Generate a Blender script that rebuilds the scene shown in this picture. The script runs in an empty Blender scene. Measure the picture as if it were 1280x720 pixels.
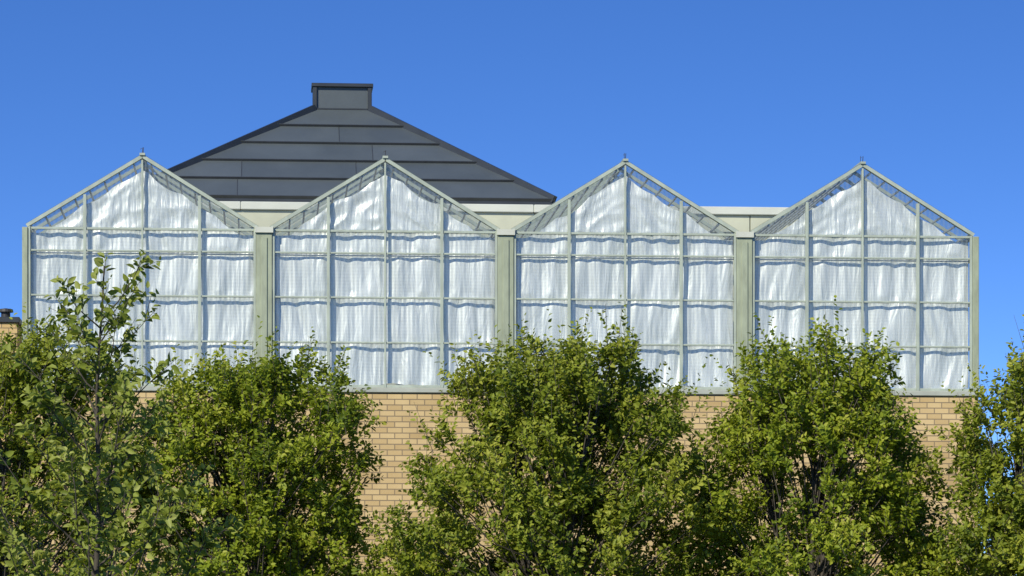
import bpy, math, random
import numpy as np
from mathutils import Vector, noise

random.seed(7)
scene = bpy.context.scene
THETA = math.radians(4.5)

# ---------------------------------------------------------------- materials
def new_mat(name):
    m = bpy.data.materials.new(name); m.use_nodes = True
    nt = m.node_tree; nt.nodes.clear()
    out = nt.nodes.new('ShaderNodeOutputMaterial')
    return m, nt, out
def N(nt, t, **kw):
    n = nt.nodes.new(t)
    for k, v in kw.items():
        if k in n.inputs.keys(): n.inputs[k].default_value = v
        else: setattr(n, k, v)
    return n
def ramp(nt, stops):
    r = nt.nodes.new('ShaderNodeValToRGB')
    e = r.color_ramp.elements
    while len(e) < len(stops): e.new(0.5)
    for i, (p, c) in enumerate(stops):
        e[i].position = p; e[i].color = (*c, 1)
    return r
def painted(name, c, rough=0.5, metal=0.0, var=0.12, scale=3.0, streak=1.0):
    m, nt, out = new_mat(name)
    L = nt.links.new
    tc = N(nt, 'ShaderNodeTexCoord')
    mp = N(nt, 'ShaderNodeMapping'); mp.inputs['Scale'].default_value = (scale*streak, scale*streak, scale)
    L(tc.outputs['Object'], mp.inputs['Vector'])
    nz = N(nt, 'ShaderNodeTexNoise'); nz.inputs['Scale'].default_value = 1.0; nz.inputs['Detail'].default_value = 6
    L(mp.outputs[0], nz.inputs['Vector'])
    r = ramp(nt, [(0.3, tuple(x*(1-var) for x in c)), (0.7, tuple(min(1, x*(1+var)) for x in c))])
    L(nz.outputs['Fac'], r.inputs[0])
    b = N(nt, 'ShaderNodeBsdfPrincipled'); b.inputs['Roughness'].default_value = rough; b.inputs['Metallic'].default_value = metal
    L(r.outputs[0], b.inputs['Base Color'])
    L(b.outputs[0], out.inputs[0])
    return m
M_frame = painted('sage_frame_paint', (0.37, 0.41, 0.32), 0.45, var=0.14, streak=2)
M_col = painted('sage_column_paint', (0.31, 0.34, 0.225), 0.5, var=0.16, streak=3)
M_sill = painted('sill_paint', (0.38, 0.39, 0.31), 0.5)
M_cream = painted('cream_cladding', (0.46, 0.465, 0.33), 0.55, var=0.10, scale=1.5)
M_creamcop = painted('cream_coping', (0.54, 0.545, 0.44), 0.45, var=0.08, scale=1.5)
M_dark = painted('dark_metal_trim', (0.040, 0.044, 0.045), 0.4, 0.3, var=0.15)
M_joint = painted('dark_metal_joint', (0.045, 0.049, 0.050), 0.5, 0.1, var=0.15)
M_tube = painted('galvanised_tube', (0.50, 0.53, 0.53), 0.35, 0.3)
M_black = painted('black_vent', (0.03, 0.03, 0.03), 0.6)
M_deck = painted('roof_deck', (0.25, 0.25, 0.24), 0.9)

def roof_metal():
    m, nt, out = new_mat('standing_seam_metal'); L = nt.links.new
    tc = N(nt, 'ShaderNodeTexCoord')
    at = N(nt, 'ShaderNodeAttribute', attribute_name='panel')
    nz = N(nt, 'ShaderNodeTexNoise'); nz.inputs['Scale'].default_value = 1.3; nz.inputs['Detail'].default_value = 5
    L(tc.outputs['Object'], nz.inputs['Vector'])
    ad = N(nt, 'ShaderNodeMath', operation='ADD'); L(nz.outputs['Fac'], ad.inputs[0]); L(at.outputs['Fac'], ad.inputs[1])
    r = ramp(nt, [(0.3, (0.066, 0.079, 0.081)), (1.0, (0.094, 0.110, 0.111))])
    L(ad.outputs[0], r.inputs[0])
    b = N(nt, 'ShaderNodeBsdfPrincipled'); b.inputs['Roughness'].default_value = 0.45; b.inputs['Metallic'].default_value = 0.1
    bp = N(nt, 'ShaderNodeBump'); bp.inputs['Strength'].default_value = 0.3; bp.inputs['Distance'].default_value = 0.04
    L(nz.outputs['Fac'], bp.inputs['Height']); L(bp.outputs[0], b.inputs['Normal'])
    L(r.outputs[0], b.inputs['Base Color']); L(b.outputs[0], out.inputs[0])
    return m
M_roof = roof_metal()

def brick_mat():
    m, nt, out = new_mat('buff_brick'); L = nt.links.new
    tc = N(nt, 'ShaderNodeTexCoord')
    sp = N(nt, 'ShaderNodeSeparateXYZ'); L(tc.outputs['Object'], sp.inputs[0])
    ad = N(nt, 'ShaderNodeMath', operation='ADD'); L(sp.outputs[0], ad.inputs[0]); L(sp.outputs[1], ad.inputs[1])
    cb = N(nt, 'ShaderNodeCombineXYZ'); L(ad.outputs[0], cb.inputs[0]); L(sp.outputs[2], cb.inputs[1])
    br = N(nt, 'ShaderNodeTexBrick'); L(cb.outputs[0], br.inputs['Vector'])
    br.inputs['Scale'].default_value = 1.0
    br.inputs['Brick Width'].default_value = 0.28
    br.inputs['Row Height'].default_value = 0.105
    br.inputs['Mortar Size'].default_value = 0.009
    br.inputs['Mortar Smooth'].default_value = 0.2
    br.inputs['Bias'].default_value = 0.0
    br.inputs['Color1'].default_value = (0.62, 0.455, 0.215, 1)
    br.inputs['Color2'].default_value = (0.49, 0.340, 0.145, 1)
    br.inputs['Mortar'].default_value = (0.24, 0.175, 0.10, 1)
    nz = N(nt, 'ShaderNodeTexNoise'); nz.inputs['Scale'].default_value = 0.9; nz.inputs['Detail'].default_value = 8
    L(tc.outputs['Object'], nz.inputs['Vector'])
    r = ramp(nt, [(0.3, (0.86, 0.84, 0.80)), (0.7, (1.08, 1.08, 1.08))]); L(nz.outputs['Fac'], r.inputs[0])
    mx = N(nt, 'ShaderNodeMix', data_type='RGBA', blend_type='MULTIPLY'); mx.inputs[0].default_value = 1
    L(br.outputs['Color'], mx.inputs[6]); L(r.outputs[0], mx.inputs[7])
    b = N(nt, 'ShaderNodeBsdfPrincipled'); b.inputs['Roughness'].default_value = 0.85
    bp = N(nt, 'ShaderNodeBump'); bp.inputs['Strength'].default_value = 0.7; bp.inputs['Distance'].default_value = 0.01; bp.invert = True
    L(br.outputs['Fac'], bp.inputs['Height']); L(bp.outputs[0], b.inputs['Normal'])
    L(mx.outputs[2], b.inputs['Base Color']); L(b.outputs[0], out.inputs[0])
    return m
M_brick = brick_mat()

def glazing(name, base_fac, rib_fac, axis, dcol, gfac=0.05):
    # ribbed twin-wall glazing: mostly clear, with milky ribs
    m, nt, out = new_mat(name); L = nt.links.new
    tc = N(nt, 'ShaderNodeTexCoord')
    sp = N(nt, 'ShaderNodeSeparateXYZ'); L(tc.outputs['Object'], sp.inputs[0])
    def stripes(o, period):
        a = N(nt, 'ShaderNodeMath', operation='MULTIPLY'); a.inputs[1].default_value = 2*math.pi/period; L(sp.outputs[o], a.inputs[0])
        s = N(nt, 'ShaderNodeMath', operation='SINE'); L(a.outputs[0], s.inputs[0])
        k = N(nt, 'ShaderNodeMath', operation='MULTIPLY_ADD'); k.inputs[1].default_value = .5; k.inputs[2].default_value = .5; L(s.outputs[0], k.inputs[0])
        return k
    s1 = stripes(axis, 0.088)
    s2 = stripes(2, 0.062)
    s2m = N(nt, 'ShaderNodeMath', operation='MULTIPLY'); s2m.inputs[1].default_value = 0.28; L(s2.outputs[0], s2m.inputs[0])
    sm = N(nt, 'ShaderNodeMath', operation='ADD'); L(s1.outputs[0], sm.inputs[0]); L(s2m.outputs[0], sm.inputs[1])
    nz = N(nt, 'ShaderNodeTexNoise'); nz.inputs['Scale'].default_value = 1.2; nz.inputs['Detail'].default_value = 5
    L(tc.outputs['Object'], nz.inputs['Vector'])
    ml = N(nt, 'ShaderNodeMath', operation='MULTIPLY'); L(sm.outputs[0], ml.inputs[0]); L(nz.outputs['Fac'], ml.inputs[1])
    fa = N(nt, 'ShaderNodeMath', operation='MULTIPLY_ADD'); fa.inputs[1].default_value = rib_fac; fa.inputs[2].default_value = base_fac
    L(ml.outputs[0], fa.inputs[0])
    tr = N(nt, 'ShaderNodeBsdfTransparent'); tr.inputs[0].default_value = (0.975, 0.985, 0.96, 1)
    df = N(nt, 'ShaderNodeBsdfDiffuse'); df.inputs[0].default_value = (*dcol, 1)
    m1 = N(nt, 'ShaderNodeMixShader'); L(fa.outputs[0], m1.inputs[0]); L(tr.outputs[0], m1.inputs[1]); L(df.outputs[0], m1.inputs[2])
    gl = N(nt, 'ShaderNodeBsdfGlossy'); gl.inputs['Roughness'].default_value = 0.12
    m2 = N(nt, 'ShaderNodeMixShader'); m2.inputs[0].default_value = gfac; L(m1.outputs[0], m2.inputs[1]); L(gl.outputs[0], m2.inputs[2])
    L(m2.outputs[0], out.inputs[0])
    return m
M_glass = glazing('ribbed_glazing', 0.03, 0.42, 0, (0.30, 0.34, 0.33), 0.06)
M_roofglass = glazing('roof_glazing', 0.25, 0.15, 1, (0.5, 0.56, 0.6))

def curtain_mat():
    m, nt, out = new_mat('shade_cloth'); L = nt.links.new
    tc = N(nt, 'ShaderNodeTexCoord')
    mp = N(nt, 'ShaderNodeMapping'); mp.inputs['Scale'].default_value = (5.5, 5.5, 0.9)
    L(tc.outputs['Object'], mp.inputs['Vector'])
    nz = N(nt, 'ShaderNodeTexNoise'); nz.inputs['Scale'].default_value = 1.0; nz.inputs['Detail'].default_value = 3; nz.inputs['Distortion'].default_value = 0.9
    L(mp.outputs[0], nz.inputs['Vector'])
    n2 = N(nt, 'ShaderNodeTexNoise'); n2.inputs['Scale'].default_value = 0.8; n2.inputs['Detail'].default_value = 3
    L(tc.outputs['Object'], n2.inputs['Vector'])
    r = ramp(nt, [(0.3, (0.69, 0.715, 0.68)), (0.7, (0.82, 0.83, 0.79))]); L(n2.outputs['Fac'], r.inputs[0])
    b = N(nt, 'ShaderNodeBsdfPrincipled'); b.inputs['Roughness'].default_value = 0.45; b.inputs['Metallic'].default_value = 0.2
    bp = N(nt, 'ShaderNodeBump'); bp.inputs['Strength'].default_value = 0.75; bp.inputs['Distance'].default_value = 0.06
    L(nz.outputs['Fac'], bp.inputs['Height']); L(bp.outputs[0], b.inputs['Normal'])
    L(r.outputs[0], b.inputs['Base Color'])
    L(b.outputs[0], out.inputs[0])
    return m
M_cloth = curtain_mat()

def leaf_mat(name, stops, trans=0.36, tcol=(0.40, 0.45, 0.03), rough=0.5):
    m, nt, out = new_mat(name); L = nt.links.new
    at = N(nt, 'ShaderNodeAttribute', attribute_name='leaf_rand')
    r = ramp(nt, stops); L(at.outputs['Fac'], r.inputs[0])
    b = N(nt, 'ShaderNodeBsdfPrincipled'); b.inputs['Roughness'].default_value = rough
    b.inputs['Specular IOR Level'].default_value = 0.25
    L(r.outputs[0], b.inputs['Base Color'])
    tl = N(nt, 'ShaderNodeBsdfTranslucent')
    mxc = N(nt, 'ShaderNodeMix', data_type='RGBA'); mxc.inputs[0].default_value = 0.5
    L(r.outputs[0], mxc.inputs[6]); mxc.inputs[7].default_value = (*tcol, 1); L(mxc.outputs[2], tl.inputs[0])
    mx = N(nt, 'ShaderNodeMixShader'); mx.inputs[0].default_value = trans
    L(b.outputs[0], mx.inputs[1]); L(tl.outputs[0], mx.inputs[2]); L(mx.outputs[0], out.inputs[0])
    return m
M_leafA = leaf_mat('leaf_green', [(0.0, (0.085, 0.130, 0.010)), (0.45, (0.215, 0.270, 0.016)), (0.85, (0.33, 0.37, 0.028)), (1.0, (0.41, 0.41, 0.06))])
M_leafB = leaf_mat('leaf_olive', [(0.0, (0.090, 0.128, 0.012)), (0.5, (0.215, 0.260, 0.020)), (1.0, (0.38, 0.39, 0.05))])
M_leafC = leaf_mat('leaf_young', [(0.0, (0.100, 0.140, 0.022)), (0.5, (0.225, 0.270, 0.035)), (1.0, (0.38, 0.40, 0.10))], 0.34)
M_bark = painted('bark', (0.060, 0.050, 0.036), 0.9, var=0.4, scale=12)

def ground_mat():
    m, nt, out = new_mat('grass'); L = nt.links.new
    tc = N(nt, 'ShaderNodeTexCoord')
    nz = N(nt, 'ShaderNodeTexNoise'); nz.inputs['Scale'].default_value = 2.5; nz.inputs['Detail'].default_value = 12
    L(tc.outputs['Object'], nz.inputs['Vector'])
    r = ramp(nt, [(0.3, (0.035, 0.06, 0.015)), (0.7, (0.08, 0.11, 0.03))]); L(nz.outputs['Fac'], r.inputs[0])
    b = N(nt, 'ShaderNodeBsdfPrincipled'); b.inputs['Roughness'].default_value = 0.95
    L(r.outputs[0], b.inputs['Base Color']); L(b.outputs[0], out.inputs[0])
    return m
M_ground = ground_mat()

# ---------------------------------------------------------------- mesh helpers
class MB:
    def __init__(s): s.v = []; s.f = []; s.a = []
    def box(s, x0, x1, y0, y1, z0, z1):
        i = len(s.v)
        s.v += [(x0,y0,z0),(x1,y0,z0),(x1,y1,z0),(x0,y1,z0),(x0,y0,z1),(x1,y0,z1),(x1,y1,z1),(x0,y1,z1)]
        s.f += [(i,i+3,i+2,i+1),(i+4,i+5,i+6,i+7),(i,i+1,i+5,i+4),(i+1,i+2,i+6,i+5),(i+2,i+3,i+7,i+6),(i+3,i,i+4,i+7)]
    def beam(s, p, q, w, h, up=(0,0,1)):
        p = Vector(p); q = Vector(q); d = (q-p).normalized(); up = Vector(up)
        sd = d.cross(up).normalized(); u2 = sd.cross(d).normalized()
        i = len(s.v)
        for b in (p, q):
            for a, c in ((-1,-1),(1,-1),(1,1),(-1,1)):
                s.v.append(tuple(b + sd*a*w/2 + u2*c*h/2))
        s.f += [(i,i+1,i+2,i+3),(i+7,i+6,i+5,i+4)]
        for k in range(4):
            k2 = (k+1) % 4
            s.f.append((i+k, i+4+k, i+4+k2, i+k2))
    def tube(s, pts, rads, n=6):
        i0 = len(s.v)
        for j, (p, r) in enumerate(zip(pts, rads)):
            p = Vector(p)
            a = Vector(pts[max(0, j-1)]); b = Vector(pts[min(len(pts)-1, j+1)])
            d = (b-a).normalized()
            ref = Vector((1,0,0)) if abs(d.x) < 0.8 else Vector((0,1,0))
            e1 = d.cross(ref).normalized(); e2 = d.cross(e1)
            for k in range(n):
                t = 2*math.pi*k/n
                s.v.append(tuple(p + e1*math.cos(t)*r + e2*math.sin(t)*r))
            if j:
                o = i0+(j-1)*n
                for k in range(n):
                    k2 = (k+1) % n
                    s.f.append((o+k, o+k2, o+n+k2, o+n+k))
        s.f.append(tuple(i0+(len(pts)-1)*n+k for k in range(n)))
    def poly(s, pts):
        i = len(s.v); s.v += [tuple(p) for p in pts]; s.f.append(tuple(range(i, i+len(pts))))
    def obj(s, name, mat, parent, bevel=0, smooth=False):
        me = bpy.data.meshes.new(name); me.from_pydata(s.v, [], s.f); me.update()
        o = bpy.data.objects.new(name, me); scene.collection.objects.link(o)
        me.materials.append(mat)
        if smooth: me.polygons.foreach_set('use_smooth', [True]*len(me.polygons))
        if parent: o.parent = parent
        if bevel:
            b = o.modifiers.new('b', 'BEVEL'); b.width = bevel; b.segments = 1
        return o
def empty(name, loc=(0,0,0), rz=0):
    e = bpy.data.objects.new(name, None); scene.collection.objects.link(e)
    e.location = loc; e.rotation_euler = (0, 0, rz); e.empty_display_size = 0.5
    return e

# ---------------------------------------------------------------- brick building
bld = empty('brick_building', rz=THETA)
UL, UR = -9.10, 8.87
mb = MB(); mb.box(UL, UR, -0.04, 17.0, 0, 6.42); mb.obj('brick_walls', M_brick, bld)
mb = MB(); mb.box(UL+0.3, UR-0.3, 7.9, 16.7, 6.42+.004, 6.44); mb.obj('roof_deck', M_deck, bld)
PZ = 10.86; PR = 7.1
mb = MB(); mb.box(-8.1, PR, 7.8, 16.2, 6.445, PZ)
mb.obj('penthouse_walls', M_cream, bld)
mb = MB()
x = -8.1
while x < PR-.1:
    mb.box(x, min(x+2.28, PR), 7.70, 7.797, 10.50, PZ-0.004); x += 2.3
mb.obj('penthouse_fascia_panels', M_cream, bld, 0.006)
mb = MB()
x = -8.2
while x < PR:
    mb.box(x, min(x+3.085, PR+.08), 7.62, 8.1, PZ, 11.03); x += 3.09
mb.box(-8.2, PR+.08, 16.0, 16.3, PZ, 11.03)
mb.box(-8.2, -7.9, 8.1, 16.0, PZ, 11.03); mb.box(PR-.2, PR+.08, 8.1, 16.0, PZ, 11.03)
mb.obj('penthouse_coping', M_creamcop, bld, 0.015)
# dark hipped metal roof
BL, BR, BF, BB, BZ = -7.73, 1.63, 9.0, 15.0, 11.30
TL, TR, TF, TB, TZ = -3.50, -2.24, 12.0, 12.75, 13.71
mb = MB(); mb.box(BL, BR, BF, BB, 10.87, BZ-.002); mb.obj('metal_roof_fascia', M_dark, bld)
pv = []
rr = random.Random(3)
levels = 5
def lerp(a, b, t): return a+(b-a)*t
def ringpt(k, t):
    c = [((BL,BF),(TL,TF)), ((BR,BF),(TR,TF)), ((BR,BB),(TR,TB)), ((BL,BB),(TL,TB))][k]
    return Vector((lerp(c[0][0], c[1][0], t), lerp(c[0][1], c[1][1], t), lerp(BZ, TZ, t)))
mb = MB(); joints = MB()
for side in range(4):
    for lv in range(levels):
        t0, t1 = lv/levels, (lv+1)/levels
        a0, b0 = ringpt(side, t0), ringpt((side+1) % 4, t0)
        a1, b1 = ringpt(side, t1), ringpt((side+1) % 4, t1)
        nrm = (b0-a0).cross(a1-a0).normalized()
        nsh = 3 if lv < 2 else (2 if lv < 4 else 1)
        cuts = [0] + [(k+1)/nsh + rr.uniform(-.12, .12) for k in range(nsh-1)] + [1]
        e1 = b1-a1
        def topc(c):
            if c in (0, 1): return c
            return max(.02, min(.98, (a0.lerp(b0, c)-a1).dot(e1)/e1.length_squared))
        for c0, c1 in zip(cuts[:-1], cuts[1:]):
            p = [a0.lerp(b0, c0)+nrm*0.04, a0.lerp(b0, c1)+nrm*0.04, a1.lerp(b1, topc(c1))+nrm*0.006, a1.lerp(b1, topc(c0))+nrm*0.006]
            mb.poly(p); pv.append(rr.uniform(-0.15, 0.3))
            q = [a0.lerp(b0, c0)-nrm*0.02, a0.lerp(b0, c1)-nrm*0.02, p[1], p[0]]
            mb.poly(q); pv.append(-0.4)
            if c0 > 0: joints.beam(p[0]+nrm*.003, p[3]+nrm*.003, .014, .012, nrm)
o = mb.obj('metal_roof_sheets', M_roof, bld)
at = o.data.attributes.new('panel', 'FLOAT', 'FACE'); at.data.foreach_set('value', pv)
joints.obj('metal_roof_joints', M_joint, bld)
mb = MB(); mb2 = MB()
for k in range(4):
    p, q = ringpt(k, 0), ringpt(k, 1.0)
    cen = Vector(((BL+BR)/2, (BF+BB)/2, 0)); up = (Vector((p.x, p.y, 0))-cen).normalized()*0.4+Vector((0,0,1))
    mb.beam(p+Vector((0,0,.03)), q+Vector((0,0,.03)), 0.13, 0.15, up)
for side in range(4):
    for lv in range(0, levels):
        t = lv/levels
        a, b = ringpt(side, t), ringpt((side+1) % 4, t)
        nrm = (b-a).cross(ringpt(side, t+.1)-a).normalized()
        mb2.beam(a+nrm*0.026, b+nrm*0.026, 0.024, 0.070, nrm)
mb.obj('metal_roof_hips', M_dark, bld); mb2.obj('metal_roof_seams', M_joint, bld)
mb = MB(); mb.box(TL+.05, TR-.05, TF+.03, TB-.02, TZ-.1, 14.24); o = mb.obj('roof_cap_core', M_roof, bld)
mb = MB()
mb.box(TL-.03, TL+.06, TF-.03, TB, TZ-.06, 14.22); mb.box(TR-.06, TR+.03, TF-.03, TB, TZ-.06, 14.22)
mb.box(TL-.06, TR+.06, TF-.06, TB+.04, 14.22, 14.30); mb.box(TL+.06, TR-.06, TF-.02, TF+.05, TZ+.0, TZ+.035)
mb.obj('roof_cap_trim', M_dark, bld, 0.008)

# ---------------------------------------------------------------- greenhouse
gh = empty('greenhouse', rz=THETA)
RU = [-6.889, -2.377, 2.136, 6.648]
HW = 2.10; EZ = 9.50; RZ = 10.79; SZ = 6.52; BZR = [7.36, 8.20, 9.03, 9.44]
DEP = 7.55
slope = (RZ-EZ)/HW
frame = MB(); glass = MB(); rafters = MB(); purl = MB(); rglass = MB(); cols = MB(); tubes = MB(); gut = MB(); rods = MB()
for bi, u0 in enumerate(RU):
    L0, R0 = u0-HW, u0+HW
    glass.poly([(L0, 0, SZ), (R0, 0, SZ), (R0, 0, EZ), (u0, 0, RZ-.02), (L0, 0, EZ)])
    frame.box(L0-.005, L0+.040, -.045, .03, SZ, EZ-.03)
    frame.box(R0-.040, R0+.005, -.045, .03, SZ, EZ-.03)
    for k, w in ((-1, .028), (0, .018), (1, .028)):
        uu = u0+k*1.06
        zt = RZ-abs(k*1.06)*slope-.07
        frame.box(uu-w, uu+w, -.045, .03, SZ, zt)
    xs = [L0+.040, u0-1.06-.028, u0-1.06+.028, u0-.018, u0+.018, u0+1.06-.028, u0+1.06+.028, R0-.040]
    for z in BZR:
        h = .017 if z < 9.4 else .022
        for a, b in zip(xs[::2], xs[1::2]):
            frame.box(a, b, -.025, .02, z-h, z+h)
    tubes.tube([(L0+.03, .06, 9.03-.04), (R0-.03, .06, 9.03-.04)], [.013, .013], 6)
    for a, b in zip(xs[::2], xs[1::2]):
        frame.box(a, b, -.03, .02, SZ, SZ+.05)
    v = 0.0; k = 0
    while v < DEP:
        w, h = (.10, .062) if k == 0 else (.05, .06)
        for sgn in (-1, 1):
            e = Vector((u0+sgn*(HW+.03), v, EZ-.02)); r = Vector((u0, v, RZ))
            nn = Vector((sgn*slope, 0, 1)).normalized()
            rafters.beam(e, r, w, h, nn)
        v += 0.92; k += 1
    rafters.box(u0-.05, u0+.05, -.08, DEP, RZ+.012, RZ+.055)
    rods.tube([(u0, -.02, RZ+.05), (u0+.01, -.02, RZ+.16), (u0-.04, -.02, RZ+.13)], [.008, .007, .006], 5)
    rods.tube([(u0+.01, .25, RZ+.05), (u0+.012, .25, RZ+.21)], [.007, .004], 5)
    for sgn in (-1, 1):
        d = 0.16
        while d < HW:
            uu = u0+sgn*d; z = RZ-d*slope-.035
            purl.box(uu-.016, uu+.016, .06, DEP, z-.03, z)
            d += 0.27
        nn = Vector((sgn*slope, 0, 1)).normalized()*0.045
        a = Vector((u0+sgn*(HW+.03), -.04, EZ-.02))+nn; b = Vector((u0, -.04, RZ))+nn
        c = Vector((u0, DEP, RZ))+nn; dd = Vector((u0+sgn*(HW+.03), DEP, EZ-.02))+nn
        rglass.poly([a, b, c, dd])
frame.obj('window_frames', M_frame, gh, 0.005)
glass.obj('front_glazing', M_glass, gh)
rafters.obj('rafters', M_frame, gh)
purl.obj('purlins', M_tube, gh)
rglass.obj('roof_glazing', M_roofglass, gh)
tubes.obj('curtain_rails', M_tube, gh, smooth=True)
rods.obj('ridge_rods', M_black, gh)
for i in range(3):
    a = RU[i]+HW+.009; b = RU[i+1]-HW-.009
    cols.box(a, b, -.075, .12, SZ, EZ-.12)
    cols.box(a+.09, b-.09, -.10, -.0755, SZ, EZ-.2)
    gut.box(a-.02, b+.02, -.12, DEP, EZ-.115, EZ-.09)
    gut.box(a-.02, a+.01, -.12, DEP, EZ-.0895, EZ+.0)
    gut.box(b-.01, b+.02, -.12, DEP, EZ-.0895, EZ+.0)
    gut.box(a+.0105, b-.0105, -.118, -.10, EZ-.0895, EZ-.01)
cols.box(UL-.0, RU[0]-HW-.008, -.075, .12, SZ, EZ-.05)
cols.box(RU[3]+HW+.008, UR, -.075, .12, SZ, EZ-.05)
for u in [RU[0]-HW-.06, RU[3]+HW+.06] + [(RU[i]+RU[i+1])/2 for i in range(3)]:
    for v in (2.8, 5.5, DEP-.1):
        cols.box(u-.045, u+.045, v-.05, v+.05, SZ-.09, EZ-.12)
cols.obj('columns', M_col, gh, 0.008)
gut.obj('valley_gutters', M_creamcop, gh)
sg = MB(); sf = MB()
for u in (RU[0]-HW-.03, RU[3]+HW+.03):
    sg.poly([(u, .1, SZ), (u, DEP, SZ), (u, DEP, EZ-.06), (u, .1, EZ-.06)])
    for z in BZR[:3]: sf.box(u-.03, u+.03, .12, DEP, z-.022, z+.022)
    for k in range(1, 8): sf.box(u-.035, u+.035, k*.92-.025, k*.92+.025, SZ, EZ-.08)
    sf.box(u-.05, u+.05, .121, DEP, EZ-.075, EZ-.03)
sg.obj('side_glazing', M_roofglass, gh); sf.obj('side_frames', M_frame, gh)
mb = MB(); mb.box(UL-.03, UR+.03, -.085, .3, 6.425, SZ-.002); mb.obj('sill', M_sill, gh, 0.01)

# curtains: hanging shade cloth with folds
cv = []; cf = []
rc = random.Random(11)
for bi, u0 in enumerate(RU):
    nx, nz_ = 200, 130
    z0 = SZ+.04
    base = len(cv)
    panels = [rc.uniform(0, 100) for _ in range(40)]
    for i in range(nx+1):
        u = u0-HW+.04 + (2*HW-.08)*i/nx
        d = abs(u-u0)
        top = RZ-.20-d*slope*1.06 - .06*abs(math.sin(u*5.1+bi)) - .08*noise.noise(Vector((u*1.3, bi*7, 0)))
        top = max(top, 9.36)
        hem = z0 + .03*math.sin(u*3+bi*2) + .06*abs(noise.noise(Vector((u*2, bi*3, 5))))
        for j in range(nz_+1):
            t = j/nz_
            z = hem + (top-hem)*t
            row = sum(1 for b in BZR[:3] if z > b) if z < 9.03 else 3
            if z > 9.45: row = 4
            colm = int((u-(u0-HW))/1.06)
            ph = panels[row*4+min(colm, 3)]
            rail = min(abs(z-b) for b in [SZ]+BZR)
            bulge = min(1, rail/.14); bulge = bulge*bulge*(3-2*bulge)
            if row < 4:
                lean = .5*(z-7.5)*noise.noise(Vector((ph, 3, 1)))
                vv = noise.noise(Vector(((u+lean)*4.5+ph, z*.6, ph)))*.052 + noise.noise(Vector(((u+lean)*10+ph, z*1.0, ph*2)))*.016
                vv += noise.noise(Vector((u*1.5, z*1.2, bi*5)))*.03
                vv = vv*(.40+.60*bulge)
            else:
                w = Vector((u*1.8 + .5*noise.noise(Vector((u, z, bi)))*2, (z+d*.5)*2.4, bi*9.1))
                vv = (1-abs(noise.noise(w)*2))*.040 + noise.noise(w*2.7)*.016
            mu = min(abs(u-(u0+k*1.06)) for k in (-2, -1, 0, 1, 2))
            vv += -.015*math.exp(-(mu/.08)**2)
            cv.append((u, max(.045, .12-vv), z))
    W = nz_+1
    for i in range(nx):
        for j in range(nz_):
            a = base+i*W+j
            cf.append((a, a+W, a+W+1, a+1))
me = bpy.data.meshes.new('shade_curtains'); me.from_pydata(cv, [], cf); me.materials.append(M_cloth)
me.polygons.foreach_set('use_smooth', [True]*len(me.polygons))
o = bpy.data.objects.new('shade_curtains', me); scene.collection.objects.link(o); o.parent = gh

# ---------------------------------------------------------------- neighbouring block at left
nb = empty('brick_annex', rz=THETA)
mb = MB(); mb.box(-17, -9.42, 3.0, 11, 0, 7.98); mb.obj('annex_walls', M_brick, nb)
mb = MB(); mb.box(-17.05, -9.37, 2.95, 11.05, 7.98, 8.09); mb.obj('annex_coping', M_dark, nb, 0.01)
rv = empty('roof_vent', rz=THETA)
mb = MB()
mb.tube([(-9.68, 3.5, 8.09), (-9.68, 3.5, 8.24)], [.09, .09], 14)
mb.tube([(-9.68, 3.5, 8.22), (-9.68, 3.5, 8.235), (-9.68, 3.5, 8.29), (-9.68, 3.5, 8.31)], [.02, .15, .14, .03], 16)
mb.box(-10.3, -9.95, 3.4, 3.8, 8.09, 8.25)
mb.obj('vent_pipe_and_cap', M_black, rv)

# ---------------------------------------------------------------- trees
def norm(a): return a/np.maximum(np.linalg.norm(a, axis=1, keepdims=True), 1e-9)
def leaf_object(name, P, D, Nn, Ln, Wd, rnd, mat, parent):
    n = len(P)
    D = norm(D); S = norm(np.cross(D, Nn)); Nn = norm(np.cross(S, D))
    Ln = Ln[:, None]; Wd = Wd[:, None]
    f = Wd*0.22
    V = np.empty((n, 6, 3), dtype=np.float32)
    V[:, 0] = P
    V[:, 1] = P + D*Ln*.32 + S*Wd*.5 + Nn*f
    V[:, 2] = P + D*Ln*.70 + S*Wd*.36 + Nn*f*.5
    V[:, 3] = P + D*Ln - Nn*Ln*.12
    V[:, 4] = P + D*Ln*.70 - S*Wd*.36 + Nn*f*.5
    V[:, 5] = P + D*Ln*.32 - S*Wd*.5 + Nn*f
    idx = np.arange(n)[:, None]*6
    F = np.concatenate([idx+np.array([[0, 1, 2, 3]]), idx+np.array([[0, 3, 4, 5]])], axis=1).reshape(-1).astype(np.int32)
    me = bpy.data.meshes.new(name)
    me.vertices.add(n*6); me.vertices.foreach_set('co', V.reshape(-1))
    me.loops.add(n*8); me.loops.foreach_set('vertex_index', F)
    me.polygons.add(n*2); me.polygons.foreach_set('loop_start', np.arange(0, n*8, 4, dtype=np.int32))
    me.update(calc_edges=True)
    a = me.attributes.new('leaf_rand', 'FLOAT', 'FACE'); a.data.foreach_set('value', np.repeat(rnd, 2).astype(np.float32))
    me.materials.append(mat)
    o = bpy.data.objects.new(name, me); scene.collection.objects.link(o); o.parent = parent
    return o

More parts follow.
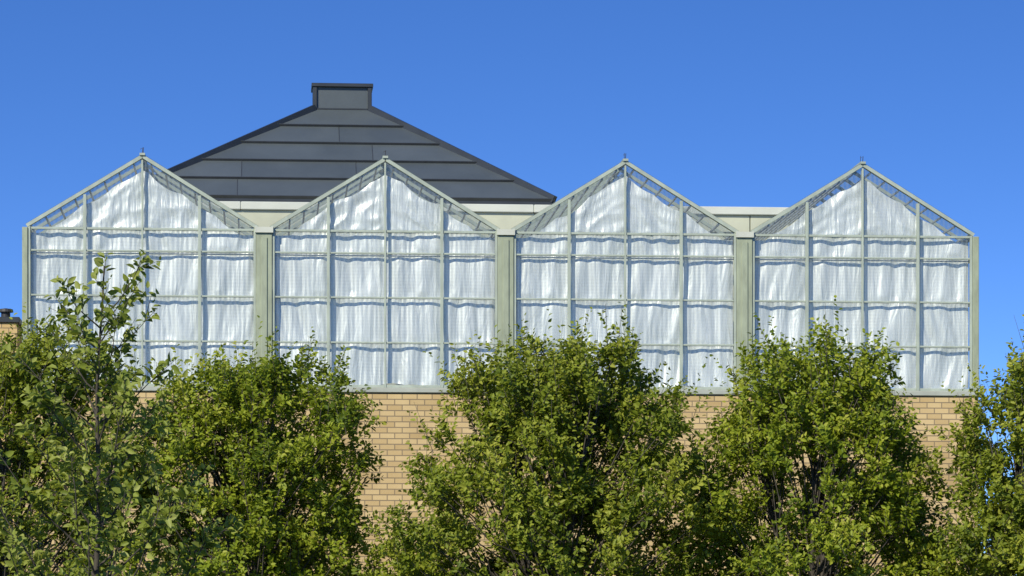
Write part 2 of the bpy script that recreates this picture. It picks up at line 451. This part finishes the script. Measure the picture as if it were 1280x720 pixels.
def leaves_on_twigs(rg, S, D, Ln, nper, leafL, tone, shoot_spread=0.9):
    m = len(S)
    s = (np.tile(np.linspace(.12, 1.0, nper), m) + rg.uniform(-.02, .02, m*nper))
    Sd = np.repeat(S, nper, 0); Dd = np.repeat(D, nper, 0); Ld = np.repeat(Ln, nper)[:, None]
    bend = np.repeat(rg.normal(0, .16, (m, 3)), nper, 0)
    P = Sd + Dd*Ld*s[:, None] + bend*Ld*(s[:, None]**2)
    perp = norm(np.cross(Dd, rg.normal(0, 1, (m*nper, 3))))
    LD = Dd*.55 + perp*shoot_spread + np.array([0, 0, -.08])
    # leaves turn their faces towards the light
    NN = Dd*.2 + np.array([-.34, -.48, .62]) + rg.normal(0, .55, (m*nper, 3))
    size = leafL*rg.uniform(.6, 1.2, m*nper)*(1-.25*s**3)
    P = P + perp*size[:, None]*.12
    rnd = np.clip(np.repeat(tone, nper)+rg.normal(0, .20, m*nper)+.25*(s-.5), 0, 1)
    return P, LD, NN, size, size*rg.uniform(.48, .64, m*nper), rnd

def make_tree(name, X, Y, hw, zt, seed, nclust=200, leafL=.10, mat=M_leafA, zb=0.9, ntw=14, nper=14, lean=0.0):
    rg = np.random.default_rng(seed); rr = random.Random(seed)
    root = empty(name, (X, Y, 0))
    wood = MB()
    p1, p2, p3 = [rr.uniform(0, 6.28) for _ in range(3)]
    def env(t, a):
        # widest low down, drawing in towards a broad ragged top
        e = (1.0+t*.7) if t < .20 else (1.14-.30*(t-.20)) * ((1-((t-.20)/.82)**3.2)**.62 if t < 1.0 else .0)
        e = max(e, 0.05)
        return hw*e*(1+.10*math.sin(2*a+p1)+.12*math.sin(3*a+p2+5*t)+.12*math.sin(5*a+p3-9*t))
    H = zt-zb
    stems = []
    for k in range(4):
        a = k*1.57+rr.uniform(-.5, .5); sp = hw*rr.uniform(.2, .45) if k else .1
        pts = []
        for j in range(8):
            t = j/7
            pts.append(Vector((math.cos(a)*sp*t**.8+rr.uniform(-.04, .04)+lean*t, math.sin(a)*sp*t**.8+rr.uniform(-.04, .04), .02+t*(zt*.78))))
        pts[0] = Vector((math.cos(a)*.07, math.sin(a)*.07, -.05))
        wood.tube(pts, [.075*(1-.9*j/7)+.004 for j in range(8)], 7)
        stems.append(pts)
    TS = []; TD = []; TLn = []; TT = []
    for c in range(nclust):
        t = (c+rr.random())/nclust
        t = t**.95*.94
        a = rr.uniform(0, 2*math.pi)
        rad = env(t, a)*(rr.random()**.5)*.96
        cz = zb+t*H + .22*rr.gauss(0, 1)*(t > .6)
        ctr = Vector((math.cos(a)*rad+lean*t, math.sin(a)*rad*.9, cz))
        st = min(stems, key=lambda s: (s[4]-ctr).length)
        jj = max(1, min(6, int((cz-.5)/(zt*.78)*7)-1))
        b = st[jj]; mid = b.lerp(ctr, .5)+Vector((0, 0, -.08))+Vector((rr.uniform(-.1, .1),)*3)
        wood.tube([b, mid, ctr], [.018, .011, .005], 4)
        out = Vector((math.cos(a), math.sin(a), 0))*(rad/hw)
        tone = min(1, max(0, rr.gauss(.48, .18)))
        lead = rr.random() < (.40 if t > .6 else .16)
        for q in range(ntw):
            d = out*.75+Vector((0, 0, .75+.5*t))+Vector((rr.gauss(0, .6), rr.gauss(0, .6), rr.gauss(0, .5)))
            d.normalize()
            ln = rr.uniform(.18, .44)
            if lead and q < 2: ln = rr.uniform(.55, .90); d = (out*.5+Vector((rr.gauss(0, .2), rr.gauss(0, .2), 1.1))).normalized()
            elif t > .72 and q < 3: ln *= 1.4; d = (d+Vector((0, 0, 1.0))).normalized()
            s = ctr+Vector((rr.gauss(0, .12), rr.gauss(0, .12), rr.gauss(0, .11)))
            TS.append(s); TD.append(d); TLn.append(ln); TT.append(tone)
            if q % 2 == 0: wood.tube([s, s+d*ln], [.006, .002], 3)
    A = leaves_on_twigs(rg, np.array(TS), np.array(TD), np.array(TLn), nper, leafL, np.array(TT))
    wood.obj('trunk_and_branches', M_bark, root, smooth=True)
    leaf_object('foliage', *A, mat, root)
    return root

make_tree('deciduous_tree', -7.45, -12.5, 1.95, 6.20, 21, 220, mat=M_leafB)
make_tree('deciduous_tree', -3.85, -12.0, 2.15, 5.95, 22, 300, mat=M_leafA)
make_tree('deciduous_tree', 0.68, -12.4, 2.55, 6.10, 23, 380, mat=M_leafB)
make_tree('deciduous_tree', 4.60, -12.0, 2.15, 6.00, 24, 300, mat=M_leafA)
make_tree('deciduous_tree', 8.15, -13.0, 1.95, 5.90, 29, 270, mat=M_leafB)
# one standing beyond the right-hand corner of the building
make_tree('deciduous_tree', 11.2, 6.0, 2.2, 5.3, 31, 110, leafL=.15, mat=M_leafB, nper=10)

# young tree nearer the camera, left
def young_tree():
    X0, Y0 = -4.22, -28.0
    root = empty('young_tree', (X0, Y0, 0))
    rr = random.Random(12); rg = np.random.default_rng(5)
    wood = MB()
    trunk = []
    for j in range(14):
        t = j/13
        trunk.append(Vector((.02*math.sin(j*1.1)+.12*t, .03*math.cos(j*.9), -.05+t*5.55)))
    wood.tube(trunk, [.045*(1-t/13*.88)+.002 for t in range(14)], 8)
    TS, TD, TL, TT = [], [], [], []
    def twig(s, d, ln, tone):
        wood.tube([s, s+d*ln], [.005, .0018], 3)
        TS.append(s); TD.append(d); TL.append(ln); TT.append(tone)
    def at(z):
        k = min(12.999, max(0, (z+.05)/5.55*13)); i = int(k); return trunk[i].lerp(trunk[i+1], k-i)
    nb = 48
    for b in range(nb):
        t = b/(nb-1)
        z = 1.2+t*3.75
        a = b*2.4+rr.uniform(-.5, .5)
        ln = (1.95-1.35*min(1, t*1.15))*rr.uniform(.75, 1.12)
        el = math.radians(rr.uniform(30, 52))
        d = Vector((math.cos(a)*math.cos(el), math.sin(a)*math.cos(el), math.sin(el)))
        p0 = at(z); pts = [p0]
        nseg = 5; dd = d.copy()
        for k in range(nseg):
            dd = (dd+Vector((rr.gauss(0, .09), rr.gauss(0, .09), .06))).normalized()
            pts.append(pts[-1]+dd*ln/nseg)
        wood.tube(pts, [.014*(1-k/nseg*.8)*(1.1-.5*t)+.001 for k in range(nseg+1)], 5)
        tone = rr.gauss(.5, .15)
        ntw = int(3+13*(1-t))
        for q in range(ntw):
            s = rr.uniform(.35, 1)*nseg; i = min(nseg-1, int(s)); p = pts[i].lerp(pts[i+1], s-i)
            td = (dd*.6+Vector((rr.gauss(0, .6), rr.gauss(0, .6), rr.gauss(.25, .4)))).normalized()
            twig(p, td, rr.uniform(.16, .36), tone)
        twig(pts[-1], dd, .18, tone)
    for k in range(4): twig(at(4.9+k*.12), Vector((rr.gauss(0, .4), rr.gauss(0, .4), 1)).normalized(), .2, .6)
    twig(trunk[-1]-Vector((0, 0, .1)), Vector((.1, 0, 1)).normalized(), .22, .6)
    A = leaves_on_twigs(rg, np.array(TS), np.array(TD), np.array(TL), 9, .11, np.array(TT), 1.0)
    wood.obj('trunk_and_branches', M_bark, root, smooth=True)
    leaf_object('foliage', *A, M_leafC, root)
young_tree()

# ---------------------------------------------------------------- ground
mb = MB(); mb.poly([(-1500, -1500, 0), (1500, -1500, 0), (1500, 1500, 0), (-1500, 1500, 0)])
mb.obj('ground', M_ground, None)

# ---------------------------------------------------------------- sky + sun
sd = Vector((-0.42, -0.74, 0.58)).normalized()
el = math.asin(sd.z); az = math.atan2(sd.x, sd.y)
w = bpy.data.worlds.new('World'); scene.world = w; w.use_nodes = True
nt = w.node_tree; nt.nodes.clear(); L = nt.links.new
out = nt.nodes.new('ShaderNodeOutputWorld'); bg = nt.nodes.new('ShaderNodeBackground')
sky = nt.nodes.new('ShaderNodeTexSky'); sky.sky_type = 'NISHITA'; sky.sun_disc = False
sky.sun_elevation = el; sky.sun_rotation = az % (2*math.pi)
sky.air_density = 1.0; sky.dust_density = 0.0; sky.ozone_density = 3.5; sky.altitude = 300
tc = nt.nodes.new('ShaderNodeTexCoord')
mp = nt.nodes.new('ShaderNodeMapping'); mp.inputs['Location'].default_value = (0, 0, 0.05); mp.inputs['Scale'].default_value = (1, 1, 2.8)
L(tc.outputs['Generated'], mp.inputs['Vector'])
nm = nt.nodes.new('ShaderNodeVectorMath'); nm.operation = 'NORMALIZE'; L(mp.outputs[0], nm.inputs[0]); L(nm.outputs[0], sky.inputs['Vector'])
hs = nt.nodes.new('ShaderNodeHueSaturation'); hs.inputs['Hue'].default_value = 0.514; hs.inputs['Saturation'].default_value = 1.25; hs.inputs['Value'].default_value = 1.40
L(sky.outputs[0], hs.inputs['Color'])
L(hs.outputs[0], bg.inputs['Color']); bg.inputs['Strength'].default_value = 0.15
L(bg.outputs[0], out.inputs[0])
sun = bpy.data.lights.new('sun', 'SUN'); sun.energy = 5.0; sun.angle = math.radians(0.5); sun.color = (1.0, 0.95, 0.83)
so = bpy.data.objects.new('sun', sun); scene.collection.objects.link(so); so.location = sd*60
so.rotation_euler = sd.to_track_quat('Z', 'Y').to_euler()

# ---------------------------------------------------------------- camera
cam = bpy.data.cameras.new('camera'); co = bpy.data.objects.new('camera', cam); scene.collection.objects.link(co)
co.location = (0, -60, 1.7); co.rotation_euler = (math.radians(90), 0, 0)
cam.lens = 112.5; cam.sensor_width = 36; cam.shift_y = (807-360)/1280
cam.clip_start = 0.5; cam.clip_end = 4000
scene.camera = co
scene.view_settings.view_transform = 'Standard'; scene.view_settings.look = 'None'; scene.view_settings.exposure = 0
